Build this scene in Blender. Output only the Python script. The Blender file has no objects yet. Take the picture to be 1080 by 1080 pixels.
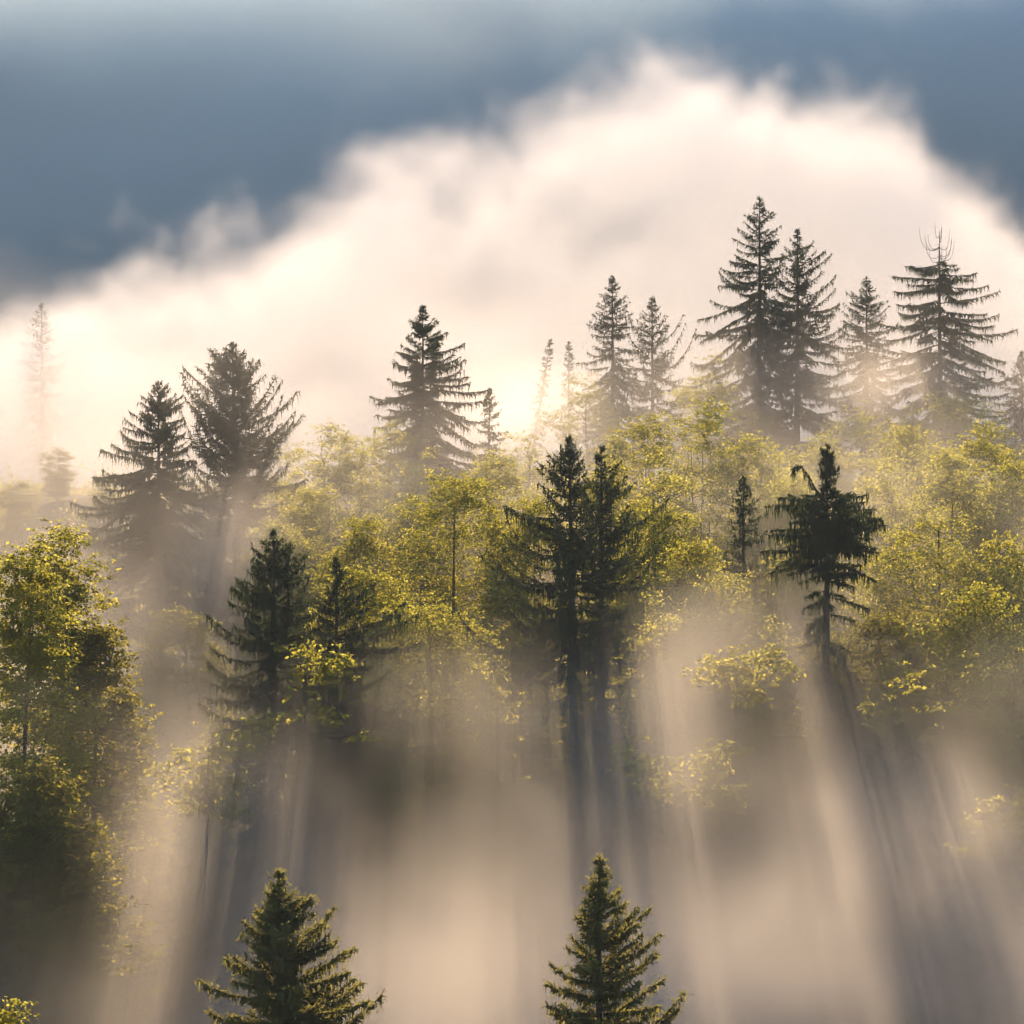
# Misty spruce slope with sun shafts. Blender 4.5, everything procedural.
import bpy, math, numpy as np
from mathutils import Vector

SC = bpy.context.scene
COL = SC.collection
R = np.random.default_rng

# ------------------------------------------------------------------ measure
F = 3062.0                       # focal length in photo pixels (20 degree lens on 1080 px)
def at(px, py, D):               # where a thing seen at this place of the photo, D metres away, stands
    return np.array([(px - 540) * D / F, D, (540 - py) * D / F])
SUN_DIR = np.array([-0.0131, 1.0, 0.4507]); SUN_DIR /= np.linalg.norm(SUN_DIR)

# ------------------------------------------------------------------ ground
def slope_z(y):
    t = (y - 200.0) / 100.0
    return -12 + 22 * t - 6 * t * t
_ty = np.array([-80, 0, 25, 50, 80, 100, 130, 160, 200, 240, 270, 300, 330, 370, 420, 480, 540, 1200, 3000.])
_tz = np.array([-9, -14, -36, -50, -44, slope_z(100), slope_z(130), slope_z(160), -12, slope_z(240), slope_z(270), 3.0, 1.0, -14, -30, -38, -40, -40, -40.])
def bumps(x, y):
    return (1.1 * np.sin(x * .071 + 1.3) * np.cos(y * .083 + .4) + .6 * np.sin(x * .19 + y * .13) + .3 * np.sin(x * .43 - y * .37 + 2))
def ground_z(x, y):
    x = np.asarray(x, float); y = np.asarray(y, float)
    far = np.clip((np.abs(x) - 400) / 1500, 0, 1)
    return np.interp(y, _ty, _tz) * (1 - far) + (-40) * far + bumps(x, y) * (1 - far)

# ------------------------------------------------------------------ mesh collecting
class MB:
    def __init__(s): s.v = []; s.f = []; s.n = 0
    def add(s, V, faces, mat=0):                 # faces: (m,k) index array into V
        V = np.asarray(V, float).reshape(-1, 3)
        faces = np.asarray(faces, np.int64)
        s.v.append(V); s.f.append((faces + s.n, mat)); s.n += len(V)
    def blades(s, P, D, N, L, W, sag=0.0, mat=0, base=.35):
        """tapered leaf-like slips: start P, unit direction D, unit width direction N, length L, width W"""
        n = len(P)
        if n == 0: return
        L = np.broadcast_to(L, (n,))[:, None]; W = np.broadcast_to(W, (n,))[:, None]
        sg = np.broadcast_to(sag, (n,))[:, None] * np.array([0, 0, -1.])
        mid = P + D * L * .45 + sg * L * .25
        V = np.stack([P - N * W * base, P + N * W * base, mid - N * W * .5, mid + N * W * .5, P + D * L + sg * L], 1).reshape(-1, 3)
        i = np.arange(n)[:, None] * 5
        s.add(V, i + np.array([0, 1, 3, 2]), mat)
        s.f.append((i + np.array([2, 3, 4]) + (s.n - len(V)), mat))
    def tube(s, pts, rad, sides=6, mat=0, cap=True):
        pts = np.asarray(pts, float); rad = np.asarray(rad, float); m = len(pts)
        T = np.gradient(pts, axis=0); T /= np.linalg.norm(T, axis=1)[:, None] + 1e-9
        ref = np.where(np.abs(T[:, 2:3]) > .8, np.array([[1., 0, 0]]), np.array([[0, 0, 1.]]))
        U = np.cross(T, ref); U /= np.linalg.norm(U, axis=1)[:, None] + 1e-9
        W = np.cross(T, U)
        a = np.arange(sides) * 2 * math.pi / sides
        V = pts[:, None] + rad[:, None, None] * (np.cos(a)[None, :, None] * U[:, None] + np.sin(a)[None, :, None] * W[:, None])
        k = np.arange(sides); k2 = (k + 1) % sides
        q = np.concatenate([np.stack([j * sides + k, j * sides + k2, (j + 1) * sides + k2, (j + 1) * sides + k], 1) for j in range(m - 1)])
        s.add(V.reshape(-1, 3), q, mat)
    def tubes(s, P, rad, sides=3, mat=0):        # many polylines at once: P (n,m,3), rad (n,m)
        n, m, _ = P.shape
        if n == 0: return
        T = np.gradient(P, axis=1); T /= np.linalg.norm(T, axis=2)[..., None] + 1e-9
        U = np.cross(T, np.array([.31, .17, .93])); U /= np.linalg.norm(U, axis=2)[..., None] + 1e-9
        W = np.cross(T, U)
        a = np.arange(sides) * 2 * math.pi / sides
        V = P[:, :, None] + rad[:, :, None, None] * (np.cos(a)[None, None, :, None] * U[:, :, None] + np.sin(a)[None, None, :, None] * W[:, :, None])
        k = np.arange(sides); k2 = (k + 1) % sides
        q = np.concatenate([np.stack([j * sides + k, j * sides + k2, (j + 1) * sides + k2, (j + 1) * sides + k], 1) for j in range(m - 1)])
        q = (np.arange(n)[:, None, None] * (m * sides) + q[None]).reshape(-1, 4)
        s.add(V.reshape(-1, 3), q, mat)
    def build(s, name, mats, parent=None, smooth=False):
        me = bpy.data.meshes.new(name)
        V = np.concatenate(s.v)
        loops = np.concatenate([f.ravel() for f, _ in s.f])
        tot = np.concatenate([np.full(len(f), f.shape[1]) for f, _ in s.f])
        mi = np.concatenate([np.full(len(f), m) for f, m in s.f])
        me.vertices.add(len(V)); me.vertices.foreach_set('co', V.ravel().astype(np.float32))
        me.loops.add(len(loops)); me.loops.foreach_set('vertex_index', loops.astype(np.int32))
        me.polygons.add(len(tot))
        me.polygons.foreach_set('loop_start', np.concatenate([[0], np.cumsum(tot)[:-1]]).astype(np.int32))
        for m in (mats if isinstance(mats, (list, tuple)) else [mats]): me.materials.append(m)
        me.polygons.foreach_set('material_index', mi.astype(np.int32))
        me.polygons.foreach_set('use_smooth', np.full(len(tot), smooth))
        me.update(calc_edges=True)
        o = bpy.data.objects.new(name, me); COL.objects.link(o)
        if parent is not None: o.parent = parent
        return o

def unit(a): return a / (np.linalg.norm(a, axis=-1, keepdims=True) + 1e-9)
def tag(o, label=None, cat=None, group=None, kind=None):
    if label: o['label'] = label
    if cat: o['category'] = cat
    if group: o['group'] = group
    if kind: o['kind'] = kind
    return o
def empty(name, loc):
    o = bpy.data.objects.new(name, None); COL.objects.link(o); o.location = loc
    o.empty_display_size = .5
    return o

# ------------------------------------------------------------------ materials
def new_mat(name):
    m = bpy.data.materials.new(name); m.use_nodes = True
    nt = m.node_tree; nt.nodes.clear()
    out = nt.nodes.new('ShaderNodeOutputMaterial')
    return m, nt, out
def leaf_mat(name, cols, trans_cols, trans, rough=.5, spec=.3):
    m, nt, out = new_mat(name)
    N = nt.nodes.new; Lk = nt.links.new
    geo = N('ShaderNodeNewGeometry')
    def ramp(cs):
        r = N('ShaderNodeValToRGB'); r.color_ramp.elements[0].position = 0; r.color_ramp.elements[1].position = 1
        while len(r.color_ramp.elements) < len(cs): r.color_ramp.elements.new(.5)
        for i, c in enumerate(cs):
            r.color_ramp.elements[i].position = i / (len(cs) - 1); r.color_ramp.elements[i].color = (*c, 1)
        Lk(geo.outputs['Random Per Island'], r.inputs[0]); return r
    b = N('ShaderNodeBsdfPrincipled'); b.inputs['Roughness'].default_value = rough
    b.inputs['Specular IOR Level'].default_value = spec
    Lk(ramp(cols).outputs[0], b.inputs['Base Color'])
    t = N('ShaderNodeBsdfTranslucent'); Lk(ramp(trans_cols).outputs[0], t.inputs['Color'])
    mx = N('ShaderNodeMixShader'); mx.inputs[0].default_value = trans
    Lk(b.outputs[0], mx.inputs[1]); Lk(t.outputs[0], mx.inputs[2]); Lk(mx.outputs[0], out.inputs['Surface'])
    return m
def noise_mat(name, c1, c2, scale, rough=.9, bump=.3, detail=6):
    m, nt, out = new_mat(name)
    N = nt.nodes.new; Lk = nt.links.new
    tc = N('ShaderNodeTexCoord'); no = N('ShaderNodeTexNoise'); no.inputs['Scale'].default_value = scale; no.inputs['Detail'].default_value = detail
    Lk(tc.outputs['Object'], no.inputs['Vector'])
    r = N('ShaderNodeValToRGB'); r.color_ramp.elements[0].position = .35; r.color_ramp.elements[1].position = .65
    r.color_ramp.elements[0].color = (*c1, 1); r.color_ramp.elements[1].color = (*c2, 1)
    Lk(no.outputs[0], r.inputs[0])
    b = N('ShaderNodeBsdfPrincipled'); b.inputs['Roughness'].default_value = rough; b.inputs['Specular IOR Level'].default_value = .02
    Lk(r.outputs[0], b.inputs['Base Color'])
    bp = N('ShaderNodeBump'); bp.inputs['Strength'].default_value = bump; Lk(no.outputs[0], bp.inputs['Height']); Lk(bp.outputs[0], b.inputs['Normal'])
    Lk(b.outputs[0], out.inputs['Surface'])
    return m
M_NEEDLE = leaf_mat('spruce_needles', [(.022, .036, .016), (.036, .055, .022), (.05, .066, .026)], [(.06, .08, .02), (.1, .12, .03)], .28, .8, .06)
M_NEEDLE_LIT = leaf_mat('sunlit_spruce_needles', [(.06, .07, .028), (.09, .098, .036), (.12, .118, .045)], [(.3, .28, .07), (.5, .44, .12)], .45, .8, .06)  # brighter needle copy; sunlight on the lowest spruces is put into its colour
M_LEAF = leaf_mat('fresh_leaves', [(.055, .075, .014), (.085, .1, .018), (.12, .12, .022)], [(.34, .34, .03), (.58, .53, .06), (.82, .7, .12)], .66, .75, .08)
M_LEAF_DK = leaf_mat('shaded_leaves', [(.04, .06, .014), (.07, .085, .018)], [(.22, .22, .028), (.64, .54, .07)], .54, .75, .08)  # darker leaf copy; the shade on the dim trees is put into its colour
M_BARK = noise_mat('spruce_bark', (.045, .035, .027), (.09, .072, .055), 6, .95, .5)
M_GREYBARK = noise_mat('grey_bark', (.035, .031, .025), (.065, .056, .045), 5, .9, .4)
M_DEADWOOD = noise_mat('weathered_wood', (.1, .085, .068), (.16, .14, .115), 9, .9, .3)
M_GROUND = noise_mat('forest_floor', (.03, .032, .015), (.06, .05, .028), .35, 1, .6, 9)
M_MOUNT = noise_mat('far_forest', (.03, .05, .03), (.06, .085, .05), .06, 1, .8, 9)

# ------------------------------------------------------------------ spruce
def spruce(name, px, py, D, prof, label, seed=0, group=None, dens=1.0, droop=.22, hang=1.0, hang_len=.55, ragged=.22, whorl=.75,
           per=6, pitch=(.9, -.12), upturn=.18, lean=0., base=None, bare=0., arms=(), dead=False, trunk_r=1.0, max_t=None, tuft=0, needles=None, thin_below=1e9):
    rg = R(seed)
    top = at(px, py, D); m = D / F
    gz = float(ground_z(top[0], top[1])) - .3
    h = top[2] - gz
    root = empty(name, (top[0], top[1], gz))
    tag(root, label, 'spruce tree', group)
    prof = np.array([(0, 1, 1)] + list(prof), float)
    pt = prof[:, 0] * m; pl = prof[:, 1] * m; pr = prof[:, 2] * m
    crown_h = min(h * .8, max_t if max_t else 1e9)
    # trunk
    tb = MB()
    zz = np.linspace(0, 1, 9)
    lx = lean * m * (1 - zz) ** 1.0
    wob = .08 * np.sin(zz * 9 + seed) * (1 - zz)
    tp = np.stack([lx + wob, wob * .6, zz * h], 1)
    tr = trunk_r * h * (.0135 * (1 - zz) ** .9 + .0008)
    tb.tube(tp, tr, 8)
    def axis(z): return np.interp(z / h, zz, tp[:, 0]), np.interp(z / h, zz, tp[:, 1])
    cb = MB()
    # branch list
    T, AZ, LEN, DR = [], [], [], []
    t = .25 + bare * m
    while t < crown_h:
        n = per + rg.integers(-1, 2) if t < thin_below else max(2, per // 2)
        if t > thin_below: t += .35
        a0 = rg.uniform(0, 6.28)
        for k in range(n):
            az = a0 + k * 6.283 / n + rg.normal(0, .34)
            T.append(t + rg.normal(0, .26)); AZ.append(az); LEN.append(1.0 - abs(rg.normal(0, ragged))); DR.append(1)
        for k in range(max(1, int(n * .6))):      # weak ones between the whorls
            T.append(t + rg.uniform(.2, .8) * whorl); AZ.append(rg.uniform(0, 6.28)); LEN.append(rg.uniform(.35, .75)); DR.append(.7)
        t += whorl * rg.uniform(.75, 1.25) * (.6 + .4 * min(1, t / 5))
    T = np.array(T); AZ = np.array(AZ); LEN = np.array(LEN)
    T = np.clip(T, .08, None)
    LEN = np.where(T > thin_below, LEN * rg.uniform(.5, 1.0, len(T)), LEN)
    c = np.cos(AZ); w = (c + 1) / 2
    Lr = np.interp(T, pt, pr); Ll = np.interp(T, pt, pl)
    side = np.abs(c) ** .7
    L = (w * Lr + (1 - w) * Ll) * LEN * 1.3
    L = np.maximum(L, .12)
    # profile gives where the tips END, so start the branch a bit higher when it droops
    K = 9; s = np.linspace(0, 1, K)
    frac = np.clip(T / max(crown_h * .55, 3), 0, 1)
    p0 = pitch[0] * (1 - frac) ** 1.6 + pitch[1] * (1 - (1 - frac) ** 1.6) + rg.normal(0, .14, len(T))
    dr = droop * frac * rg.uniform(.6, 1.4, len(T)) + .03
    up = upturn * rg.uniform(.5, 1.5, len(T)) * np.clip(frac * 2, .2, 1)
    rise = L[:, None] * (p0[:, None] * s - dr[:, None] * 1.9 * s ** 1.6 + up[:, None] * 1.6 * s ** 3.2)
    z0 = h - T
    z0 = z0 - .55 * rise[:, -1]
    z0 = np.clip(z0, 1.0, h - .05)
    ax, ay = axis(z0)
    azw = AZ[:, None] + rg.normal(0, .12, len(T))[:, None] * s ** 2
    X = ax[:, None] + L[:, None] * s * np.cos(azw)
    Y = ay[:, None] + L[:, None] * s * np.sin(azw)
    Z = z0[:, None] + rise
    P = np.stack([X, Y, Z], 2)
    br = (.008 + .0095 * L)[:, None] * (1 - s * .85)
    cb.tubes(P, br, 3, 1)
    polys = [(P, L)]
    if arms:
        A = []
        for arm in arms:
            q = np.array([(a[0] * m, a[2] if len(a) > 2 else 0, h - a[1] * m) for a in arm], float)
            si = np.linspace(0, 1, len(q))
            A.append(np.stack([np.interp(s, si, q[:, j]) for j in range(3)], 1))
        A = np.array(A); AL = np.linalg.norm(np.diff(A, axis=1), axis=2).sum(1)
        cb.tubes(A, np.full((len(A), K), .05) * (1 - s * .7), 4, 1)
        polys.append((A, AL)); 
    # foliage along every branch
    if D > 220: dens *= 1.25
    step = .135 / dens * (1 if D < 170 else D / 190)
    for gi, (PP, LL) in enumerate(polys):
        nn = np.maximum(3, (LL / step).astype(int))
        idx = np.repeat(np.arange(len(LL)), nn)
        u = np.concatenate([(np.arange(k) + rg.uniform(.1, .9, k)) / k for k in nn])
        u = .10 + .90 * u if gi == 0 else u
        thin = rg.uniform(0, 1, len(u)) < (np.clip(.45 + 1.1 * u, 0, 1) if gi == 0 else 1)
        idx = idx[thin]; u = u[thin]
        f = u * (K - 1); i0 = np.minimum(f.astype(int), K - 2); fr = (f - i0)[:, None]
        B = PP[idx, i0] * (1 - fr) + PP[idx, i0 + 1] * fr
        Tn = unit(PP[idx, i0 + 1] - PP[idx, i0])
        Sd = unit(np.cross(Tn, np.array([0, 0, 1.])))
        n = len(B); blen = LL[idx]
        # side sprays, two each
        for sg in (-1, 1):
            ang = rg.uniform(.6, 1.25, n)
            dirv = unit(Tn * np.cos(ang)[:, None] + sg * Sd * np.sin(ang)[:, None] + np.array([0, 0, 1.]) * rg.normal(-.22, .16, n)[:, None])
            ln = (.16 + .17 * np.sqrt(blen)) * (1.25 - .75 * u) * rg.uniform(.6, 1.35, n) * (1 + .5 * (D > 200))
            wd = unit(np.cross(dirv, np.array([0, 0, 1.])) + np.array([0, 0, 1.]) * rg.normal(0, .45, n)[:, None])
            cb.blades(B, dirv, wd, ln, .075 + .05 * rg.uniform(0, 1, n) + .12 * ln, .25 * rg.uniform(0, 1.4, n), 0)
            # hanging fringe under the side spray
            m2 = rg.uniform(0, 1, n) < .9 * hang
            k = m2.sum()
            b2 = (B + dirv * (ln * rg.uniform(.15, .8, n))[:, None])[m2]
            dn = unit(np.stack([rg.normal(0, .16, k), rg.normal(0, .16, k), -np.ones(k)], 1))
            l2 = hang_len * rg.uniform(.25, 1.2, k) * np.clip(.35 + blen[m2] * .25, .3, 1.3)
            an = rg.uniform(0, 6.28, k)
            cb.blades(b2, dn, np.stack([np.cos(an), np.sin(an), 0 * an], 1), l2, .035 + .045 * rg.uniform(0, 1, k), 0, 0, .6)
        # upright tufts along the ridge of the branch
        dv = unit(Tn * .8 + np.stack([rg.normal(0, .35, n), rg.normal(0, .35, n), rg.uniform(-.1, .6, n)], 1))
        wd = unit(np.cross(dv, np.stack([rg.normal(0, 1, n)] * 3, 1) + np.array([.3, .1, .2])))
        cb.blades(B, dv, wd, rg.uniform(.14, .3, n), .07, 0, 0)
        if tuft:
            for _ in range(tuft):
                dv = unit(rg.normal(0, 1, (n, 3)) + Tn * .6)
                wd = unit(np.cross(dv, rg.normal(0, 1, (n, 3))))
                cb.blades(B + rg.normal(0, .12, (n, 3)) * np.array([1, 1, .6]), dv, wd, rg.uniform(.1, .22, n), .05, 0, 0)
    # leader
    if not dead:
        k = 26
        zz2 = h - rg.uniform(0, .9, k) ** 1.2
        a = rg.uniform(0, 6.28, k); axx, ayy = axis(zz2)
        dv = unit(np.stack([np.cos(a) * .6, np.sin(a) * .6, np.ones(k) * .9], 1))
        cb.blades(np.stack([axx, ayy, zz2], 1), dv, unit(np.cross(dv, np.array([[.2, .3, .1]]))), rg.uniform(.12, .3, k), .06)
    tb.build('trunk', M_BARK, root, True)
    cb.build('crown', [needles or M_NEEDLE, M_BARK], root)
    if dead:                                     # bare curved twigs round a dead leader
        db = MB(); nb = 15
        a = rg.uniform(0, 6.28, nb); z0 = h - rg.uniform(.3, 3.6, nb); ln = rg.uniform(.9, 2.0, nb)
        ss = np.linspace(0, 1, 8)
        rad = ln[:, None] * np.sin(ss * 1.5) * .95
        zz3 = z0[:, None] + ln[:, None] * (-.25 * np.sin(ss * 3.1) + .95 * ss ** 2.2)
        ax, ay = axis(z0)
        db.tubes(np.stack([ax[:, None] + rad * np.cos(a)[:, None], ay[:, None] + rad * np.sin(a)[:, None], zz3], 2), .036 * (1 - .55 * ss)[None] * np.ones((nb, 1)), 3)
        db.build('dead_branches', M_DEADWOOD, root)
    return root

# ------------------------------------------------------------------ broadleaf
def broadleaf_mesh(h, cw, ch, seed, clumps=80, per=210, leaf=.135, open_=.0, mat=None, stems=1, gap=.0, flat=.5, low=.6, spray=False):
    """a tree of height h whose crown is cw half-wide and ch high; returns two meshes builders (trunk, crown)"""
    rg = R(seed)
    tb, cb = MB(), MB()
    cz = h - ch / 2
    # clump centres spread through an uneven crown volume
    lob = rg.normal(0, 1, (7, 3)); lob = unit(lob); lr = rg.uniform(-.25, .28, 7)
    d = unit(rg.normal(0, 1, (clumps, 3)))
    rr = rg.uniform(.25, 1, clumps) ** (.5)
    bump = 1 + ((np.maximum(0, d @ lob.T) ** 3) * lr).sum(1)
    C = d * (rr * bump)[:, None] * np.array([cw, cw, ch / 2])
    nar = np.clip(1.0 - .45 * np.clip(C[:, 2] / (ch / 2), -1, 1) ** 1, .45, 1.25)   # narrower above
    C[:, :2] *= nar[:, None]
    if spray:                                    # a few ragged lit boughs instead of a full crown
        k = 4; cc = np.stack([rg.normal(0, cw * .75, k), rg.normal(0, cw * .6, k), rg.normal(0, ch * .22, k)], 1)
        C = cc[rg.integers(0, k, clumps)] + rg.normal(0, 1, (clumps, 3)) * np.array([cw * .38, cw * .38, ch * .09])
    C[:, 2] += cz
    top = C[:, 2].max(); C[:, 2] += (h - .6 - top)
    # side limbs below the crown, down the stem
    nl = int(clumps * low) + int(70 * low / .6); zl = h - ch * .8 - (h - ch * .8 - h * .14) * rg.uniform(0, 1, nl) ** .8
    al = rg.uniform(0, 6.28, nl); rl = max(cw * 1.05, 2.3) * np.sqrt(rg.uniform(.08, 1, nl)) * rg.uniform(.6, 1.1, nl)
    if low <= 0: nl = 0; zl, al, rl = zl[:0], al[:0], rl[:0]
    C = np.concatenate([C, np.stack([rl * np.cos(al), rl * np.sin(al), zl], 1)]); clumps = len(C)
    size = rg.uniform(.55, 1.15, len(C)) * (cw / 4.5) ** .4 * 1.05
    # stems
    fork = h - ch * rg.uniform(.75, .95); zs = np.linspace(0, 1, 8)
    lx, ly = rg.normal(0, .25, 2)
    axis_top = np.array([C[:, 0].mean() * .4 + lx, C[:, 1].mean() * .4 + ly, h - ch * .25])
    stems_p = []
    for k in range(stems):
        off = rg.normal(0, .18 * (stems > 1), 2); offt = rg.normal(0, cw * .3 * (stems > 1), 2)
        p = np.stack([off[0] + (axis_top[0] + offt[0]) * zs ** 1.4, off[1] + (axis_top[1] + offt[1]) * zs ** 1.4, zs * axis_top[2]], 1)
        p[:, :2] += np.sin(zs * 7 + seed + k)[:, None] * .12 * np.array([1, .6])
        tb.tube(p, (h * (.006 if spray else .0095) / math.sqrt(stems)) * (1 - zs * .8), 7)
        stems_p.append(p)
    allp = np.concatenate([np.stack([np.interp(np.linspace(.15, 1, 30), zs, p[:, j]) for j in range(3)], 1) for p in stems_p])
    # limbs to each clump
    K = 6; s = np.linspace(0, 1, K)
    ax_xy = np.stack([np.interp(C[:, 2], allp[:24 + 6, 2], allp[:30, k]) for k in (0, 1)], 1)
    order = np.argsort(np.linalg.norm(C[:, :2] - ax_xy, axis=1) - .15 * C[:, 2])
    nodes = [q for q in allp]; lev = [0.0] * len(nodes); LP = []; LR = []
    for ci_ in order:                             # every bough grows out of the nearest wood already there
        cc = C[ci_]; NA = np.array(nodes); dv_ = cc - NA; ds = np.linalg.norm(dv_, axis=1)
        cost = ds + .9 * np.maximum(0, -(dv_[:, 2] - .35 * np.linalg.norm(dv_[:, :2], axis=1))) + .25 * np.array(lev)
        k0 = int(np.argmin(cost)); p0 = NA[k0]; ln_ = ds[k0]
        bow = rg.normal(0, .13, 3) * ln_; bow2 = rg.normal(0, .08, 3) * ln_
        pl = p0 * (1 - s)[:, None] + cc * s[:, None] + np.sin(s * math.pi)[:, None] * bow + np.sin(2 * s * math.pi)[:, None] * bow2
        LP.append(pl); r0 = (.014 + .008 * ln_) / (1 + .45 * lev[k0]); LR.append(r0 * (1 - .75 * s))
        for q in pl[2:]: nodes.append(q); lev.append(lev[k0] + 1)
    tb.tubes(np.array(LP), np.array(LR), 4)
    # twigs
    tw = 5
    ci = np.repeat(np.arange(clumps), tw); dv = unit(rg.normal(0, 1, (len(ci), 3)) * np.array([1, 1, .6]))
    E = C[ci] + dv * (size[ci] * .8)[:, None]
    TP = C[ci][:, None] * (1 - s)[None, :, None] + E[:, None] * s[None, :, None]
    tb.tubes(TP[:, ::2], np.full((len(ci), 3), .009), 3)
    # leaves: small sprays, each spray a few leaves lying in one tilted layer
    nspray = max(3, per // 9)
    si = np.repeat(np.arange(clumps), nspray)
    keep = rg.uniform(0, 1, len(si)) > gap; si = si[keep]
    off = rg.normal(0, .58, (len(si), 3)) * np.array([1, 1, flat])
    SP = C[si] + off * size[si][:, None]
    sd = unit(off * np.array([1, 1, .3]) + rg.normal(0, .25, off.shape)); 
    k = 9
    li = np.repeat(np.arange(len(si)), k)
    lp = SP[li] + rg.normal(0, .13, (len(li), 3)) * np.array([1, 1, .45])
    ld = unit(sd[li] + rg.normal(0, .7, (len(li), 3)) * np.array([1, 1, .55]) + np.array([0, 0, -.22]))
    wd = unit(np.cross(ld, np.array([0, 0, 1.]) + rg.normal(0, .55, (len(li), 3))))
    L = leaf * rg.uniform(.65, 1.3, len(li))
    cb.blades(lp, ld, wd, L, L * .72, .1, 0, .12)
    return tb, cb

def broadleaf(px, py, D, wpx, hpx, label, seed, group=None, mat=None, name='broadleaf_tree', **kw):
    top = at(px, py, D); m = D / F
    gz = float(ground_z(top[0], top[1])) - .3
    h = top[2] - gz
    root = empty(name, (top[0], top[1], gz)); tag(root, label, 'broadleaf tree', group)
    if D > 150 and 'low' not in kw: wpx *= 1.18; kw['clumps'] = int(kw.get('clumps', 80) * 1.5)
    tb, cb = broadleaf_mesh(h, wpx * m, min(hpx * m, h * .85), seed, **kw)
    tb.build('trunk', M_GREYBARK, root, True)
    cb.build('crown', [mat or M_LEAF], root)
    root.rotation_euler.z = 0
    return root

G1 = 'spruces standing along the misty ridge'
G2 = 'spruces on the middle of the slope'
G3 = 'spruces rising from the mist at the bottom'
GB = 'broadleaf trees in fresh leaf on the slope'
# ---- spruces: photo x, y of the tip, metres away, outline (below tip, half-width to either side; photo pixels)
spruce('spruce_tree', 167, 403, 200, [(14, 12, 20), (41, 39, 24), (71, 48, 32), (98, 58, 40), (121, 73, 45), (145, 81, 50), (240, 84, 55), (330, 80, 60)],
       'tall spruce with long drooping arms beside the dark yellow-green broadleaf trees', 1, G2, dens=1.5, per=6, whorl=.65)
spruce('spruce_tree', 245, 362, 205, [(10, 9, 8), (20, 24, 16), (36, 26, 33), (44, 50, 33), (58, 56, 45), (81, 50, 64), (110, 48, 60), (150, 55, 60), (220, 60, 60)],
       'open spruce with a ragged tufted head and upturned arms', 2, G2, dens=1.4, per=5, whorl=.62, pitch=(1.0, .25), upturn=.4, lean=10, hang=.8, tuft=2, trunk_r=1.4, ragged=.25)
spruce('spruce_tree', 289, 560, 140, [(10, 8, 7), (20, 20, 17), (36, 24, 28), (60, 36, 32), (75, 58, 36), (110, 56, 50), (180, 62, 60), (300, 66, 66)],
       'dark spruce with two close stems and one long arm above the sprigs of yellow leaves', 3, G2, dens=1.35, per=6, whorl=.62, tuft=1, arms=[[(10, 120), (16, 80), (14, 40), (16, 14)]], hang=1.1)
spruce('spruce_tree', 355, 588, 143, [(12, 5, 5), (30, 17, 24), (60, 30, 58), (72, 32, 72), (110, 40, 78), (150, 45, 70), (260, 50, 60)],
       'dark thin-topped spruce with drooping arms before the bright yellow crown', 4, G2, dens=1.2, per=5, whorl=.65, droop=.3, hang=1.1, ragged=.3)
spruce('spruce_tree', 446, 323, 225, [(10, 5, 5), (20, 13, 13), (35, 16, 28), (48, 25, 39), (65, 32, 40), (84, 38, 56), (95, 42, 58), (110, 44, 61), (170, 50, 60), (240, 50, 55)],
       'neat cone-shaped spruce standing alone in front of the white mist', 5, G1, dens=1.05, per=6)
spruce('spruce_tree', 516, 410, 246, [(10, 5, 5), (25, 10, 12), (60, 16, 18), (120, 22, 22)], 'small faint spruce close behind the neat cone-shaped spruce', 6, G1, dens=.9, per=4)
spruce('spruce_tree', 600, 461, 150, [(12, 7, 8), (25, 24, 14), (50, 34, 20), (68, 48, 25), (90, 58, 30), (118, 76, 38), (130, 106, 44), (150, 98, 46), (180, 116, 48), (215, 106, 50), (260, 90, 50), (340, 70, 50)],
       'biggest dark spruce in the middle with upswept arms and a bare dark trunk casting shafts', 7, G2, dens=1.15, per=6, whorl=.62, thin_below=12., pitch=(1.0, -.02), upturn=.38, droop=.34, lean=10, tuft=1, ragged=.34, hang=.8, hang_len=.6)
spruce('spruce_tree', 634, 472, 153, [(12, 7, 8), (20, 11, 16), (50, 14, 38), (68, 20, 57), (100, 24, 55), (150, 26, 46), (220, 28, 40), (330, 30, 40)],
       'shorter dark spruce pressed against the biggest dark spruce in the middle', 8, G2, dens=1.15, per=5, thin_below=12., pitch=(1.0, .0), upturn=.3, ragged=.25, tuft=1, hang=1.1)
spruce('spruce_tree', 646, 291, 270, [(20, 11, 11), (39, 18, 18), (60, 24, 24), (80, 30, 28), (110, 35, 34), (160, 40, 38)],
       'see-through narrow spruce left of the one with raised side arms', 9, G1, dens=.85, per=5, whorl=.85)
spruce('spruce_tree', 688, 314, 275, [(10, 6, 6), (22, 19, 10), (28, 20, 25), (40, 24, 40), (55, 32, 36), (100, 40, 40), (150, 42, 40)],
       'pale spruce with raised side arms like a fork', 10, G1, dens=.9, per=4, upturn=.4, pitch=(.8, .1), ragged=.3)
spruce('spruce_tree', 581, 358, 290, [(20, 5, 5), (50, 8, 8), (90, 10, 12)], 'little leaning spruce top dimmed by mist', 11, G1, dens=.9, per=4, lean=-25)
spruce('spruce_tree', 600, 361, 296, [(20, 5, 6), (50, 9, 9), (90, 12, 12)], 'palest little spruce top next to the leaning one', 12, G1, dens=.7, per=4)
spruce('spruce_tree', 801, 208, 260, [(10, 4, 5), (22, 12, 17), (44, 22, 20), (57, 27, 28), (87, 43, 32), (109, 50, 36), (128, 51, 38), (154, 58, 44), (200, 60, 50)],
       'tallest spruce on the ridge, with tiers of fringed branches', 13, G1, dens=1.0, per=5, whorl=.95, hang=1.2)
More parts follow.
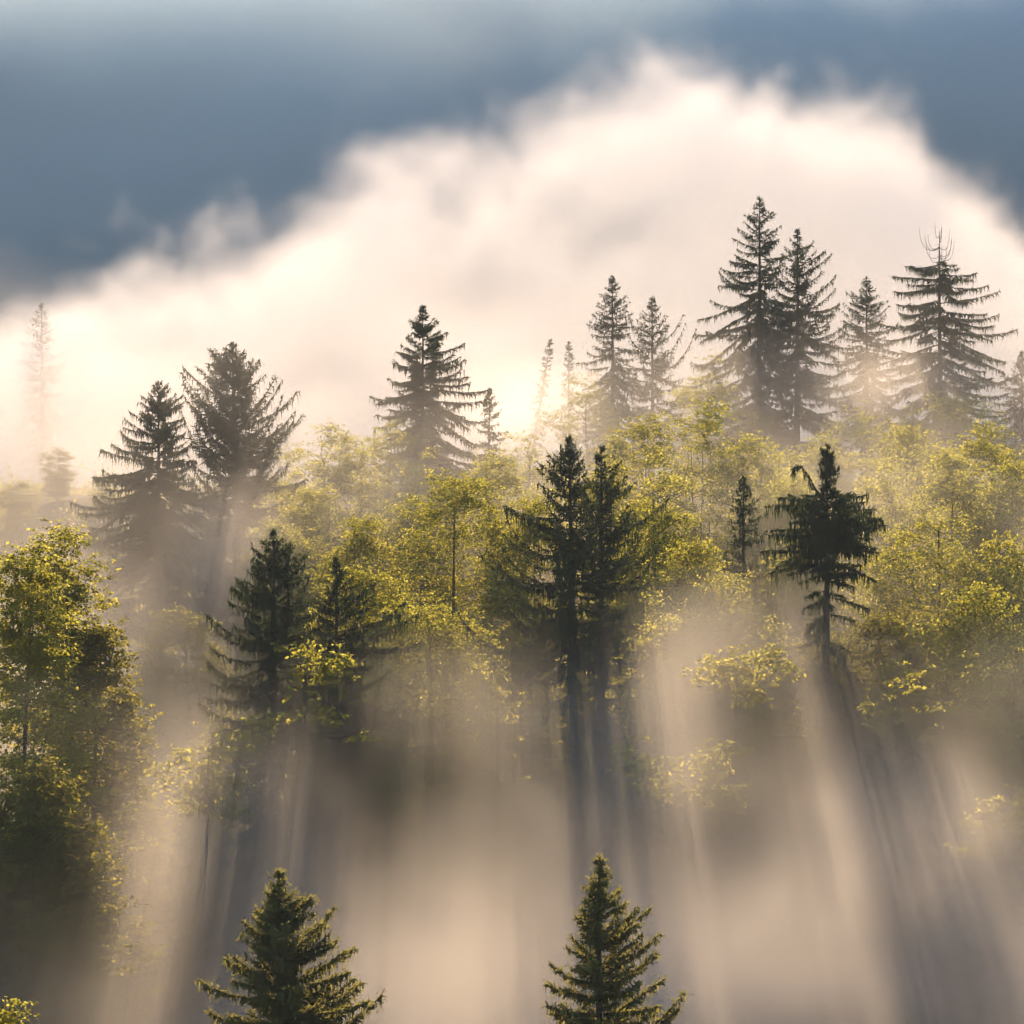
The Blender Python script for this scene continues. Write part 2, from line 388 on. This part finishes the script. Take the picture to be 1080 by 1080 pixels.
spruce('spruce_tree', 841, 242, 257, [(10, 4, 4), (24, 13, 19), (37, 18, 29), (54, 26, 39), (70, 30, 36), (94, 36, 42), (104, 40, 52), (140, 46, 58), (190, 50, 60)],
       'second tallest ridge spruce, leaning close on the tallest one', 14, G1, dens=1.0, per=5, whorl=.9, pitch=(.9, .05), upturn=.25, hang=1.1)
spruce('spruce_tree', 914, 293, 276, [(10, 6, 6), (20, 17, 17), (32, 22, 20), (50, 27, 26), (90, 30, 32), (150, 36, 36)],
       'slim half-size spruce between the paired spruces and the broad bare-topped one', 15, G1, dens=.85, per=5)
spruce('spruce_tree', 991, 244, 262, [(28, 2, 2), (34, 44, 14), (42, 46, 40), (62, 56, 46), (68, 50, 53), (84, 54, 64), (92, 60, 58), (130, 70, 70), (160, 78, 76), (210, 78, 76)],
       'broad spruce with flat tiers and a dead bare top of curved twigs', 16, G1, dens=1.0, per=5, whorl=1.05, bare=33, dead=True, hang=1.2, droop=.16, pitch=(.1, -.08), upturn=.14)
spruce('spruce_tree', 1078, 371, 275, [(10, 6, 6), (30, 18, 18), (60, 28, 26), (120, 36, 36)], 'spruce cut by the picture edge beyond the bare-topped one', 17, G1, dens=.9, per=5)
spruce('spruce_tree', 784, 503, 165, [(12, 6, 6), (28, 17, 15), (50, 14, 22), (90, 24, 34), (160, 32, 36), (260, 38, 38)],
       'slender shaded spruce casting a slanting shadow through the mist', 18, G2, dens=.9, per=5, ragged=.3)
spruce('spruce_tree', 872, 470, 150, [(10, 7, 8), (26, 11, 14), (40, 6, 7), (50, 9, 16), (56, 54, 44), (72, 54, 60), (100, 54, 58), (130, 50, 52), (200, 46, 46), (300, 46, 46)],
       'dark spruce with a narrow tuft over an umbrella of branches and one hooked side arm', 19, G2, dens=1.15, per=7, whorl=.5, thin_below=6.5, droop=.2, pitch=(.5, -.05), upturn=.0, hang=1.2, hang_len=.75, tuft=1, ragged=.25,
       arms=[[(0, 60), (-10, 50), (-17, 36), (-25, 23), (-32, 21), (-36, 27)]])
spruce('spruce_tree', 44, 320, 357, [(8, 7, 6), (30, 16, 14), (60, 20, 22), (120, 26, 24)], 'ghostly lone spruce nearly lost in the mist above the slope', 20, G1, dens=.7, per=4, ragged=.35)
spruce('spruce_tree', 1046, 505, 183, [(20, 10, 9), (50, 22, 22), (90, 32, 28), (180, 40, 36)], 'shaded spruce half hidden among the yellow-green crowns by the edge', 21, G2, dens=.9, per=5, ragged=.3)
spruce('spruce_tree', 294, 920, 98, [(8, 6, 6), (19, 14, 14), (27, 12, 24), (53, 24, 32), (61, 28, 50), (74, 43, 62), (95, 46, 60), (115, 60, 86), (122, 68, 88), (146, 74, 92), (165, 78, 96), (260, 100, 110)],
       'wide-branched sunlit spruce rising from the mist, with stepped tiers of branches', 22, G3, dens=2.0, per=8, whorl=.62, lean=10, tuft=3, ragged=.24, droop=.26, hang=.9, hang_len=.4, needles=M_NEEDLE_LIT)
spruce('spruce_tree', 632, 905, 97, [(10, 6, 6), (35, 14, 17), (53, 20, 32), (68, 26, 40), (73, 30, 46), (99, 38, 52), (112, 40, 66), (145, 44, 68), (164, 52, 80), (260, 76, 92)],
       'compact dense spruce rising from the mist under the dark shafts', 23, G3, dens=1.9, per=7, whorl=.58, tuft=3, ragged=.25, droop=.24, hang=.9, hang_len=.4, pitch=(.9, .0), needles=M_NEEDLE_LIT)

# ---- broadleaf trees: x, y of the top, metres away, half-width and height of the crown (photo pixels)
BL = [
 (22, 565, 130, 78, 430, 'large dark-bodied broadleaf tree with a sunlit top at the picture edge', 31, dict(clumps=185, per=190, leaf=.165, low=1.)),
 (62, 545, 138, 62, 330, 'broadleaf tree with a pointed spray of leaves next to the drooping-armed spruce', 32, dict(clumps=155, per=180, leaf=.165, low=1.)),
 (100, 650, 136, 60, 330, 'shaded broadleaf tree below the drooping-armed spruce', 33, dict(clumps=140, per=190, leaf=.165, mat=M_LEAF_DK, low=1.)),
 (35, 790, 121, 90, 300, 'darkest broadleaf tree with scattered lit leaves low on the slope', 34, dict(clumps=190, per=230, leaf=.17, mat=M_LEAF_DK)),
 (8, 1040, 98, 45, 160, 'bright leafy tree top peeping in at the bottom corner', 35, dict(clumps=50, per=100)),
 (348, 441, 208, 46, 190, 'feathery lit tree next to the ragged-headed spruce', 36, dict(clumps=70, gap=.15)),
 (410, 436, 214, 36, 170, 'lit broadleaf tree at the foot of the neat cone-shaped spruce', 37, dict(clumps=60, gap=.1)),
 (484, 492, 176, 66, 150, 'round full broadleaf crown glowing between two dark spruces', 38, dict(clumps=130, per=130)),
 (555, 452, 232, 56, 170, 'hazy pale broadleaf tree in the brightest patch of mist', 39, dict(clumps=70, gap=.2)),
 (380, 592, 157, 52, 160, 'bright yellow broadleaf crown behind the thin-topped spruce', 40, dict(clumps=80)),
 (455, 622, 152, 68, 150, 'brightest yellow broadleaf crown with a lace of twigs hanging below', 41, dict(clumps=110, gap=.12)),
 (512, 690, 146, 34, 110, 'thin broadleaf tree of loose sprigs under the biggest spruce arms', 42, dict(clumps=34, per=70, gap=.3)),
 (742, 413, 190, 62, 250, 'tall many-stemmed broadleaf tree on the skyline behind the biggest dark spruce', 43, dict(clumps=130, stems=4, gap=.15)),
 (672, 432, 197, 46, 210, 'upright broadleaf tree just behind the twin dark spruces', 44, dict(clumps=80, stems=2)),
 (728, 565, 162, 44, 130, 'small lit broadleaf tree beside the slender shaded spruce', 45, dict(clumps=60, gap=.2)),
 (908, 428, 222, 60, 170, 'misty broadleaf tree under the slim half-size spruce', 46, dict(clumps=80, gap=.15)),
 (985, 528, 160, 70, 130, 'bright broad crown beside the umbrella-shaped spruce', 47, dict(clumps=120, per=120)),
 (1036, 442, 186, 66, 210, 'tall broadleaf tree with dark stems showing by the edge', 48, dict(clumps=110, stems=3, gap=.15)),
 (775, 676, 142, 40, 90, 'loose sprig of lit leaves alone in the mist below the slender spruce', 49, dict(clumps=36, per=110, low=0, spray=True, leaf=.19, gap=.25)),
 (716, 770, 136, 44, 90, 'small lit tree top floating low in the mist right of the dark shafts', 50, dict(clumps=40, per=110, low=0, spray=True, leaf=.19, gap=.25)),
 (770, 785, 134, 30, 80, 'faint little tree top next to the low floating one', 51, dict(clumps=24, per=90, low=0, spray=True, leaf=.19, gap=.3)),
 (212, 760, 131, 36, 110, 'small bright yellow tree top poking through mist left of the dark spruces', 52, dict(clumps=40, per=120, low=0, spray=True, leaf=.19, gap=.15)),
 (308, 668, 134, 40, 150, 'young tree of yellow sprigs in front of the two-stemmed spruce', 53, dict(clumps=36, per=90, low=0, spray=True, leaf=.19, gap=.3, open_=1)),
 (195, 635, 166, 44, 150, 'greyish shaded tree between the drooping-armed and the two-stemmed spruces', 54, dict(clumps=80, mat=M_LEAF_DK)),
 (1004, 680, 142, 34, 130, 'thin young tree of faint leaves in the slanting rays', 55, dict(clumps=36, per=90, low=0, spray=True, leaf=.19, gap=.35)),
 (1070, 672, 145, 30, 110, 'faint lit tree top at the edge of the slanting rays', 56, dict(clumps=31, per=100, low=0, spray=True, leaf=.19, gap=.25)),
 (1045, 820, 132, 34, 90, 'lowest faint tree top near the edge in the thick mist', 57, dict(clumps=31, per=90, low=0, spray=True, leaf=.19, gap=.3)),
 (745, 372, 252, 40, 110, 'hazy round tree at the foot of the tallest ridge spruce', 59, dict(clumps=50)),
 (820, 470, 200, 40, 150, 'dim broadleaf tree behind the slender shaded spruce', 60, dict(clumps=60, gap=.1)),
 (960, 470, 196, 44, 150, 'loose-leaved tree between the misty tree and the dark-stemmed one', 61, dict(clumps=60, gap=.15)),
 (620, 392, 262, 40, 110, 'glowing blurred tree in front of the see-through narrow spruce', 62, dict(clumps=50, gap=.15)),
 (310, 470, 222, 40, 150, 'pale tree behind the ragged-headed spruce', 63, dict(clumps=60, gap=.1)),
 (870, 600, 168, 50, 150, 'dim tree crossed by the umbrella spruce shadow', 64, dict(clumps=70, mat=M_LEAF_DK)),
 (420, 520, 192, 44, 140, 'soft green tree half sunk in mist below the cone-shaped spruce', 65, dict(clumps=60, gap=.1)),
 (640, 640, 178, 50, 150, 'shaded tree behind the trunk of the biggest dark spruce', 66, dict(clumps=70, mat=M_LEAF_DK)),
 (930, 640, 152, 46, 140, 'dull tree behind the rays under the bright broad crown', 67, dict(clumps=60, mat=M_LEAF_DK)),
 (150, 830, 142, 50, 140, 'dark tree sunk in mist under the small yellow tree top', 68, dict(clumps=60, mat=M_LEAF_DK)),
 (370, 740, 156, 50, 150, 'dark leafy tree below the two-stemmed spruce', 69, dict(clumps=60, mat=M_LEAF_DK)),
 (1010, 410, 246, 56, 120, 'pale leafy tree in mist under the bare-topped spruce', 70, dict(clumps=60, gap=.1)),
]
for (px, py, D, wp, hp, lab, sd, kw) in BL:
    broadleaf(px, py, D, wp, hp, lab, sd, GB, **kw)

# ---- trees one can only guess at, sunk in the dim mist of the lower slope: a few kinds, copied
LABF = 'indistinct dim tree sunk in the mist between the clear trees'
GF = 'indistinct trees sunk in the mist of the slope'
masters = []
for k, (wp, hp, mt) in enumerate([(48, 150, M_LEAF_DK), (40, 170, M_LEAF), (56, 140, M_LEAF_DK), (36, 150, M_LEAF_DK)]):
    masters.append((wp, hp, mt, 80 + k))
FILL = [(865, 660, 153), (935, 690, 148), (1005, 715, 146), (1055, 770, 140), (815, 730, 146), (700, 720, 150), (150, 700, 172), (235, 735, 150), (330, 690, 176), (430, 660, 182), (500, 745, 158), (560, 640, 192), (690, 690, 172), (740, 655, 180), (800, 640, 178), (840, 700, 160), (905, 720, 166), (960, 745, 152), (1030, 640, 172), (1075, 730, 156), (300, 600, 190), (180, 560, 226), (570, 800, 150), (640, 760, 160), (110, 930, 128), (1085, 560, 200), (700, 540, 206), (350, 520, 226), (40, 600, 200), (-15, 640, 170), (950, 600, 190), (610, 560, 212), (60, 470, 262), (110, 500, 252), (20, 505, 248), (460, 470, 240), (300, 505, 232), (640, 470, 230), (790, 430, 246), (880, 455, 236), (960, 430, 252), (1070, 470, 226), (520, 520, 214), (840, 540, 190)]
done = {}
for i, (px, py, D) in enumerate(FILL):
    k = i % 4; wp, hp, mt, sd = masters[k]
    if k not in done:
        done[k] = broadleaf(px, py, D, wp, hp, LABF, sd, GF, mat=mt, clumps=60, low=1.0)
        done[k]['h'] = float(at(px, py, D)[2] - done[k].location.z)
        continue
    src = done[k]; top = at(px, py, D); gz = float(ground_z(top[0], top[1])) - .3
    c = src.copy(); COL.objects.link(c); c.location = (top[0], top[1], gz)
    s = (top[2] - gz) / src['h']; c.scale = (s ** .5 * 1.05, s ** .5 * 1.05, s); c.rotation_euler.z = i * 1.7
    for ch in list(src.children):
        q = ch.copy(); COL.objects.link(q); q.parent = c

# the packed band of lit crowns across the slope
BAND = [(330, 505, 196), (375, 470, 205), (445, 470, 200), (520, 475, 196), (560, 520, 178), (300, 540, 186), (640, 480, 186), (700, 470, 178), (790, 455, 186),
        (830, 500, 176), (690, 520, 170), (870, 455, 206), (930, 480, 182), (960, 445, 206), (1000, 470, 174), (1070, 470, 178), (1060, 560, 158), (940, 555, 172),
        (760, 600, 156), (540, 600, 168), (415, 640, 160), (830, 570, 166), (700, 620, 154), (1030, 610, 150), (380, 540, 176)]
LABB = 'lit yellow-green crown in the packed leafy band behind the dark spruces'
GBAND = 'crowns packed in the lit leafy band'
dn2 = {}
for i, (px, py, D) in enumerate(BAND):
    k = i % 5
    if k not in dn2:
        dn2[k] = broadleaf(px, py, D, (48, 56, 44, 60, 50)[k], (120, 140, 130, 120, 150)[k], LABB, 120 + k, GBAND, clumps=(75, 90, 70, 95, 80)[k], low=.35)
        dn2[k]['h'] = float(at(px, py, D)[2] - dn2[k].location.z)
        continue
    src = dn2[k]; top = at(px, py, D); gz = float(ground_z(top[0], top[1])) - .3
    c = src.copy(); COL.objects.link(c); c.location = (top[0], top[1], gz)
    s = (top[2] - gz) / src['h']; c.scale = (s ** .4 * 1.05, s ** .4 * 1.05, s); c.rotation_euler.z = i * 2.1
    for ch in list(src.children):
        q = ch.copy(); COL.objects.link(q); q.parent = c


# ------------------------------------------------------------------ ground, mountain
def grid(xs, ys, zf):
    X, Y = np.meshgrid(xs, ys, indexing='ij'); Z = zf(X, Y)
    nx, ny = len(xs), len(ys)
    V = np.stack([X, Y, Z], 2).reshape(-1, 3)
    i, j = np.meshgrid(np.arange(nx - 1), np.arange(ny - 1), indexing='ij')
    a = (i * ny + j).ravel()
    return V, np.stack([a, a + ny, a + ny + 1, a + 1], 1)
gb = MB()
xs = np.concatenate([[-3000, -1800, -1000, -600, -400, -250], np.arange(-160, 161, 3.5), [250, 400, 600, 1000, 1800, 3000]])
ys = np.concatenate([[-80, -40], np.arange(0, 421, 3.5), [480, 540, 800, 1200, 3000]])
gb.add(*grid(xs, ys, ground_z))
tag(gb.build('ground', M_GROUND, None, True), kind='structure', label='dark forest floor of the steep slope', cat='ground')
mb = MB()
def mount_z(x, y):
    r = .5 + .5 * np.sin(x * .011 + 1) * np.cos(y * .013)
    crest = 168 + 14 * np.sin(x * .006 + .7) + 6 * np.sin(x * .023)
    up = np.clip((y - 500) / 260, 0, 1); dn = np.clip((y - 760) / 500, 0, 1)
    z = -44 + (crest + 44) * (up ** 1.05) * (1 - .5 * dn)
    n = 4 * np.sin(x * .05 + y * .031) * np.sin(y * .06 - x * .02) + 2.5 * np.sin(x * .13 + y * .11) + 1.5 * np.sin(x * .31 - y * .27)
    return z + n * up * (1 - dn) - 25 * dn * np.clip(np.abs(x) / 1500, 0, 1)
mb.add(*grid(np.concatenate([[-1500, -1200, -900, -700, -500], np.arange(-400, 401, 8), [500, 700, 900, 1200, 1500]]), np.concatenate([np.arange(490, 780, 6), np.arange(800, 1300, 60)]), mount_z))
tag(mb.build('mountain', M_MOUNT, None, True), kind='structure', label='shaded blue mountainside behind the mist', cat='mountain')

# low bushes and saplings covering the slope
rg = R(7); ub = MB(); nb = 2600
bx = rg.uniform(-75, 75, nb); by = rg.uniform(100, 310, nb); bh = rg.uniform(.5, 1.6, nb) * (1 + 1.3 * (rg.uniform(0, 1, nb) > .8))
k = 46; ii = np.repeat(np.arange(nb), k); o3 = unit(rg.normal(0, 1, (nb * k, 3))) * (rg.uniform(0, 1, nb * k) ** .4)[:, None]
cx = bx[ii] + o3[:, 0] * bh[ii] * 1.1; cy_ = by[ii] + o3[:, 1] * bh[ii] * 1.1
cz_ = ground_z(bx, by)[ii] + np.abs(o3[:, 2]) * bh[ii] * 1.5
ld = unit(o3 + rg.normal(0, .6, o3.shape)); wd = unit(np.cross(ld, np.array([0, 0, 1.]) + rg.normal(0, .5, o3.shape)))
ub.blades(np.stack([cx, cy_, cz_], 1), ld, wd, rg.uniform(.16, .38, len(ii)), .2, .1, 0, .15)
tag(ub.build('undergrowth', M_LEAF_DK), 'low leafy undergrowth covering the forest floor', 'undergrowth', kind='stuff')

# ------------------------------------------------------------------ air
def box(name, x0, x1, y0, y1, z0, z1):
    b = MB()
    V = [(x, y, z) for x in (x0, x1) for y in (y0, y1) for z in (z0, z1)]
    b.add(V, [(0, 1, 3, 2), (4, 6, 7, 5), (0, 4, 5, 1), (2, 3, 7, 6), (0, 2, 6, 4), (1, 5, 7, 3)])
    return b
EXPOSURE = 0.7
SUN_C = (1, .75, .52)
SKY = .12
HAZE = .00012
SL_TOP, SL_FULL, SL_D, SL_G = 23., 10., .017, .6
SL_Y = [(110, 1.), (122, 1.9), (134, 1.8), (148, .75), (170, .6), (195, .35), (235, .16), (265, .22), (300, .16), (325, .1)]
BANK_D, BANK_C, BANK_G = .05, (.98, .96, .935), .3
BANK_X = [(-160, 1.3), (-60, 1.3), (-30, 1.1), (0, .9), (60, 1.1), (160, 1.)]
SHADE_D, SHADE_C = .044, (.72, .87, .91)
BANK = [(0, 320), (170, 275), (300, 228), (430, 150), (620, 105), (800, 75), (940, 115), (1010, 175), (1080, 230)]
# soft extra clouds of mist / clear gaps: photo x, y, metres away, half sizes in metres, strength
PUFFS = [(740, 1075, 114, 46, 13, 8, .034), (850, 1000, 116, 18, 10, 8, .024),
         (560, 428, 268, 10, 12, 6, .06), (60, 490, 262, 16, 12, 7, .012), (840, 400, 250, 18, 8, 5, .02), (960, 410, 250, 16, 8, 5, .015),
         (420, 960, 126, 13, 12, 8, .018), (860, 930, 128, 15, 12, 9, .06), (230, 970, 128, 8, 12, 7, .02), (640, 830, 130, 9, 10, 6, .04), (640, 760, 138, 9, 12, 8, .03), (560, 700, 160, 14, 10, 6, .012), (360, 800, 138, 12, 12, 7, .014),
         (760, 720, 148, 10, 12, 7, .025), (235, 600, 182, 6, 10, 7, .025), (420, 580, 168, 6, 9, 6, .025), (430, 760, 142, 8, 10, 6, .03)]
HOLES = [(135, 600, 182, 6, 20, 9, .85), (60, 950, 114, 7, 14, 12, .8), (185, 1010, 114, 3, 14, 5, .7), (50, 780, 130, 8, 40, 12, .85), (310, 640, 133, 9, 20, 8, .95),
         (605, 580, 140, 10, 20, 9, 1.), (600, 660, 136, 7, 14, 5, .8), (455, 620, 146, 8, 16, 4, .8), (985, 560, 150, 9, 22, 5, .8), (730, 450, 184, 10, 24, 6, .7), (484, 540, 166, 7, 14, 4, .7),
         (872, 510, 146, 5, 16, 3, .7), (160, 520, 192, 8, 20, 8, .7),
         (632, 745, 178, 8, 26, 10, .9), (905, 650, 176, 6, 22, 8, .85), (330, 750, 168, 8, 20, 8, .7), (805, 620, 184, 4, 14, 6, .7)]
BHOLES = [(495, 310, 360, 14, 40, 8, .6), (330, 390, 360, 10, 40, 5, .5), (150, 365, 360, 10, 40, 4, .5), (60, 300, 352, 14, 40, 6, .6)]
class NG:
    """small helper to write node arithmetic (a density field evaluated once into voxels)"""
    def __init__(s, name):
        s.nt = bpy.data.node_groups.new(name, 'GeometryNodeTree')
        s.nt.interface.new_socket('Geometry', in_out='OUTPUT', socket_type='NodeSocketGeometry')
        p = s.nt.nodes.new('GeometryNodeInputPosition'); sp = s.nt.nodes.new('ShaderNodeSeparateXYZ')
        s.nt.links.new(p.outputs[0], sp.inputs[0])
        s.P, s.X, s.Y, s.Z = p.outputs[0], sp.outputs[0], sp.outputs[1], sp.outputs[2]
    def m(s, op, a, b=None, c=None, clamp=False):
        n = s.nt.nodes.new('ShaderNodeMath'); n.operation = op; n.use_clamp = clamp
        for i, v in enumerate((a, b, c)):
            if v is None: continue
            if isinstance(v, (int, float)): n.inputs[i].default_value = v
            else: s.nt.links.new(v, n.inputs[i])
        return n.outputs[0]
    def mul(s, a, b): return s.m('MULTIPLY', a, b)
    def add(s, a, b): return s.m('ADD', a, b)
    def step(s, v, a, b):        # smooth 0 at a, 1 at b
        n = s.nt.nodes.new('ShaderNodeMapRange'); n.interpolation_type = 'SMOOTHSTEP'
        n.inputs[1].default_value = a; n.inputs[2].default_value = b; s.nt.links.new(v, n.inputs[0])
        return n.outputs[0]
    def v(s, op, a, b):
        n = s.nt.nodes.new('ShaderNodeVectorMath'); n.operation = op
        for i, q in enumerate((a, b)):
            if isinstance(q, tuple): n.inputs[i].default_value = q
            else: s.nt.links.new(q, n.inputs[i])
        return n
    def noise(s, scale, detail=3, rough=.55, dist=0., loc=(0, 0, 0), sc=(1, 1, 1)):
        vec = s.v('MULTIPLY', s.v('ADD', s.P, loc).outputs[0], sc).outputs[0]
        n = s.nt.nodes.new('ShaderNodeTexNoise'); n.inputs['Scale'].default_value = scale; n.inputs['Detail'].default_value = detail
        n.inputs['Roughness'].default_value = rough; n.inputs['Distortion'].default_value = dist
        s.nt.links.new(vec, n.inputs['Vector']); return n.outputs[0]
    def curve(s, v, pts, x0, x1, y0, y1):
        n = s.nt.nodes.new('ShaderNodeFloatCurve'); c = n.mapping.curves[0]
        pts = [((x - x0) / (x1 - x0), (y - y0) / (y1 - y0)) for x, y in pts]
        while len(c.points) < len(pts): c.points.new(.5, .5)
        for p, q in zip(c.points, pts): p.location = q; p.handle_type = 'AUTO_CLAMPED'
        n.mapping.update()
        t = s.m('DIVIDE', s.m('SUBTRACT', v, float(x0)), float(x1 - x0), clamp=True)
        s.nt.links.new(t, n.inputs['Value'])
        return s.add(s.mul(n.outputs[0], float(y1 - y0)), float(y0))
    def blob(s, c, r):           # soft ellipsoid, 1 in the middle, 0 at its rim
        q = s.v('DIVIDE', s.v('SUBTRACT', s.P, tuple(map(float, c))).outputs[0], tuple(map(float, r))).outputs[0]
        v = s.m('SUBTRACT', 1.0, s.v('DOT_PRODUCT', q, q).outputs['Value'], clamp=True)
        return s.mul(v, v)
    def finish(s, density, lo, hi, res, mat, label):
        nt = s.nt
        vc = nt.nodes.new('GeometryNodeVolumeCube'); sm = nt.nodes.new('GeometryNodeSetMaterial'); go = nt.nodes.new('NodeGroupOutput')
        nt.links.new(s.mul(density, 100.), vc.inputs['Density'])   # voxels under .001 are dropped, so store them large
        vc.inputs['Min'].default_value = lo; vc.inputs['Max'].default_value = hi
        for k, a, b in zip('XYZ', lo, hi): vc.inputs['Resolution ' + k].default_value = max(4, int((b - a) / res))
        sm.inputs['Material'].default_value = mat
        nt.links.new(vc.outputs[0], sm.inputs[0]); nt.links.new(sm.outputs[0], go.inputs[0])
        b = box('haze', lo[0], hi[0], lo[1], hi[1], lo[2], hi[2]).build('haze', mat)  # patchy mist volume; it only shares the name of the even haze
        md = b.modifiers.new('mist', 'NODES'); md.node_group = nt
        tag(b, label, 'mist', kind='stuff')
        return b
def air_mat(name, color, g, density=1.0, rate=1.0):
    m, nt, out = new_mat(name)
    pv = nt.nodes.new('ShaderNodeVolumePrincipled')
    pv.inputs['Color'].default_value = (*color, 1); pv.inputs['Anisotropy'].default_value = g
    pv.inputs['Density'].default_value = density
    nt.links.new(pv.outputs[0], out.inputs['Volume'])
    m.cycles.volume_step_rate = rate
    return m

# the even air round everything
hm = air_mat('thin_air_haze', (.8, .9, 1), .3, HAZE)
tag(box('haze', -1500, 1500, -75, 1290, -70, 215).build('haze', hm), kind='stuff', label='thin even haze over the whole valley', cat='haze')

# mist lying on the slope
g = NG('slope_mist')
t = g.mul(g.m('SUBTRACT', g.Y, 200.), .01)
zg = g.add(g.mul(g.add(g.mul(t, -6.), 22.), t), -12.)
h = g.m('SUBTRACT', g.Z, zg)
n1 = g.noise(.034, 4, .5, .3)
n2 = g.noise(.15, 5, .6, .4, (7, 3, 1), (1, 1, .8))
nn = g.add(g.mul(n1, .64), g.mul(n2, .36))
hh = g.add(h, g.mul(g.m('SUBTRACT', nn, .5), -58.))
prof = g.curve(g.Y, SL_Y, 110, 325, 0, 2)
d = g.mul(g.mul(g.mul(g.step(hh, SL_TOP, SL_FULL), g.step(nn, .37, .57)), SL_D), prof)
for (px, py, D, rx, ry, rz, a) in PUFFS:
    d = g.add(d, g.mul(g.mul(g.blob(at(px, py, D), (rx, ry, rz)), g.step(nn, .36, .56)), a))
for (px, py, D, rx, ry, rz, a) in HOLES:
    d = g.mul(d, g.m('SUBTRACT', 1.0, g.mul(g.blob(at(px, py, D), (rx, ry, rz)), a), clamp=True))
d = g.mul(d, g.mul(g.step(g.Y, 101., 107.), g.step(g.Y, 322., 300.)))
d = g.mul(d, g.step(g.m('ABSOLUTE', g.X), 84., 60.))
d = g.m('MAXIMUM', g.m('SUBTRACT', d, .0003), 0.)
g.finish(d, (-85., 98., -52.), (85., 324., 34.), 1.0, air_mat('slope_mist', (.982, .918, .835), SL_G, .01, 3.0), 'warm sunlit mist drifting between the trees of the slope')

# the big bank of mist rising behind the ridge
g = NG('bank_mist')
BD = 360.

pts = [(-160, 5), (-110, 16)] + [((px - 540) * BD / F, (540 - py) * BD / F) for px, py in BANK] + [(95, 22), (160, 5)]
zt = g.curve(g.X, pts, -160, 160, 0, 80)
n1 = g.noise(.036, 6, .6, .5, (0, 0, 0), (1, .8, 1))
n2 = g.noise(.13, 6, .65, .5, (4, 9, 2), (1, .6, 1))
rag = g.add(g.mul(g.m('SUBTRACT', n1, .5), 40.), g.mul(g.m('SUBTRACT', n2, .5), 27.))
dep = g.add(g.m('SUBTRACT', zt, g.Z), rag)
d = g.step(dep, -1., 10.)
d = g.mul(d, g.step(g.m('ABSOLUTE', g.m('SUBTRACT', g.Y, BD)), 24., 9.))
d = g.mul(d, g.step(g.add(n1, g.mul(n2, .4)), .41, .68))
for (px, py, D, rx, ry, rz, a) in BHOLES:
    d = g.mul(d, g.m('SUBTRACT', 1.0, g.mul(g.blob(at(px, py, D), (rx, ry, rz)), a), clamp=True))
d = g.mul(d, g.mul(g.curve(g.X, BANK_X, -160, 160, 0, 2), BANK_D))
g.finish(d, (-160., 334., -20.), (160., 386., 80.), .95, air_mat('bank_mist', BANK_C, BANK_G, .01, 2.0), 'tall white bank of mist lit from behind above the ridge')

# cool mist standing in the shade of the mountain
g = NG('shade_mist')
n1 = g.noise(.011, 4, .5, .3, (30, 0, 0), (1, 1, 1.8))
d = g.mul(g.step(n1, .2, .66), SHADE_D)
d = g.mul(d, g.step(g.m('SUBTRACT', g.Z, g.mul(g.Y, .18)), 9., 1.))   # its top stays in the shade
g.finish(d, (-400., 556., -35.), (400., 700., 136.), 6., air_mat('shade_mist', SHADE_C, .1, .01, 1.5), 'blue mist in the shade of the far mountainside')


# ------------------------------------------------------------------ light, camera, render settings
w = bpy.data.worlds.new("World"); SC.world = w; w.use_nodes = True
nt = w.node_tree; bg = nt.nodes['Background']
sky = nt.nodes.new('ShaderNodeTexSky'); sky.sky_type = 'NISHITA'; sky.sun_disc = False
el = math.asin(SUN_DIR[2]); azm = math.atan2(SUN_DIR[0], SUN_DIR[1])
sky.sun_elevation = el; sky.sun_rotation = azm; sky.altitude = 500; sky.air_density = 1.0; sky.dust_density = .4; sky.ozone_density = 3.0
nt.links.new(sky.outputs[0], bg.inputs[0]); bg.inputs[1].default_value = SKY
sl = bpy.data.lights.new('sun', 'SUN'); sl.energy = 5.0; sl.angle = math.radians(.4); sl.color = SUN_C
so = bpy.data.objects.new('sun', sl); COL.objects.link(so)
so.rotation_euler = Vector(-SUN_DIR).to_track_quat('-Z', 'Y').to_euler()
cd = bpy.data.cameras.new('camera'); cd.angle = 2 * math.atan(540 / F); cd.clip_end = 6000; cd.clip_start = .5
co = bpy.data.objects.new('camera', cd); COL.objects.link(co); co.location = (0, 0, 0); co.rotation_euler = (math.pi / 2, 0, 0)
SC.camera = co
SC.view_settings.view_transform = 'Standard'; SC.view_settings.look = 'None'; SC.view_settings.gamma = 1
SC.view_settings.exposure = EXPOSURE
cy = SC.cycles
cy.use_denoising = True; cy.denoiser = 'OPENIMAGEDENOISE'; cy.denoising_input_passes = 'RGB'
cy.use_adaptive_sampling = True; cy.adaptive_threshold = .03
cy.max_bounces = 6; cy.diffuse_bounces = 2; cy.glossy_bounces = 1; cy.transmission_bounces = 4; cy.volume_bounces = 3; cy.transparent_max_bounces = 64
cy.volume_step_rate = 1.0; cy.volume_max_steps = 256
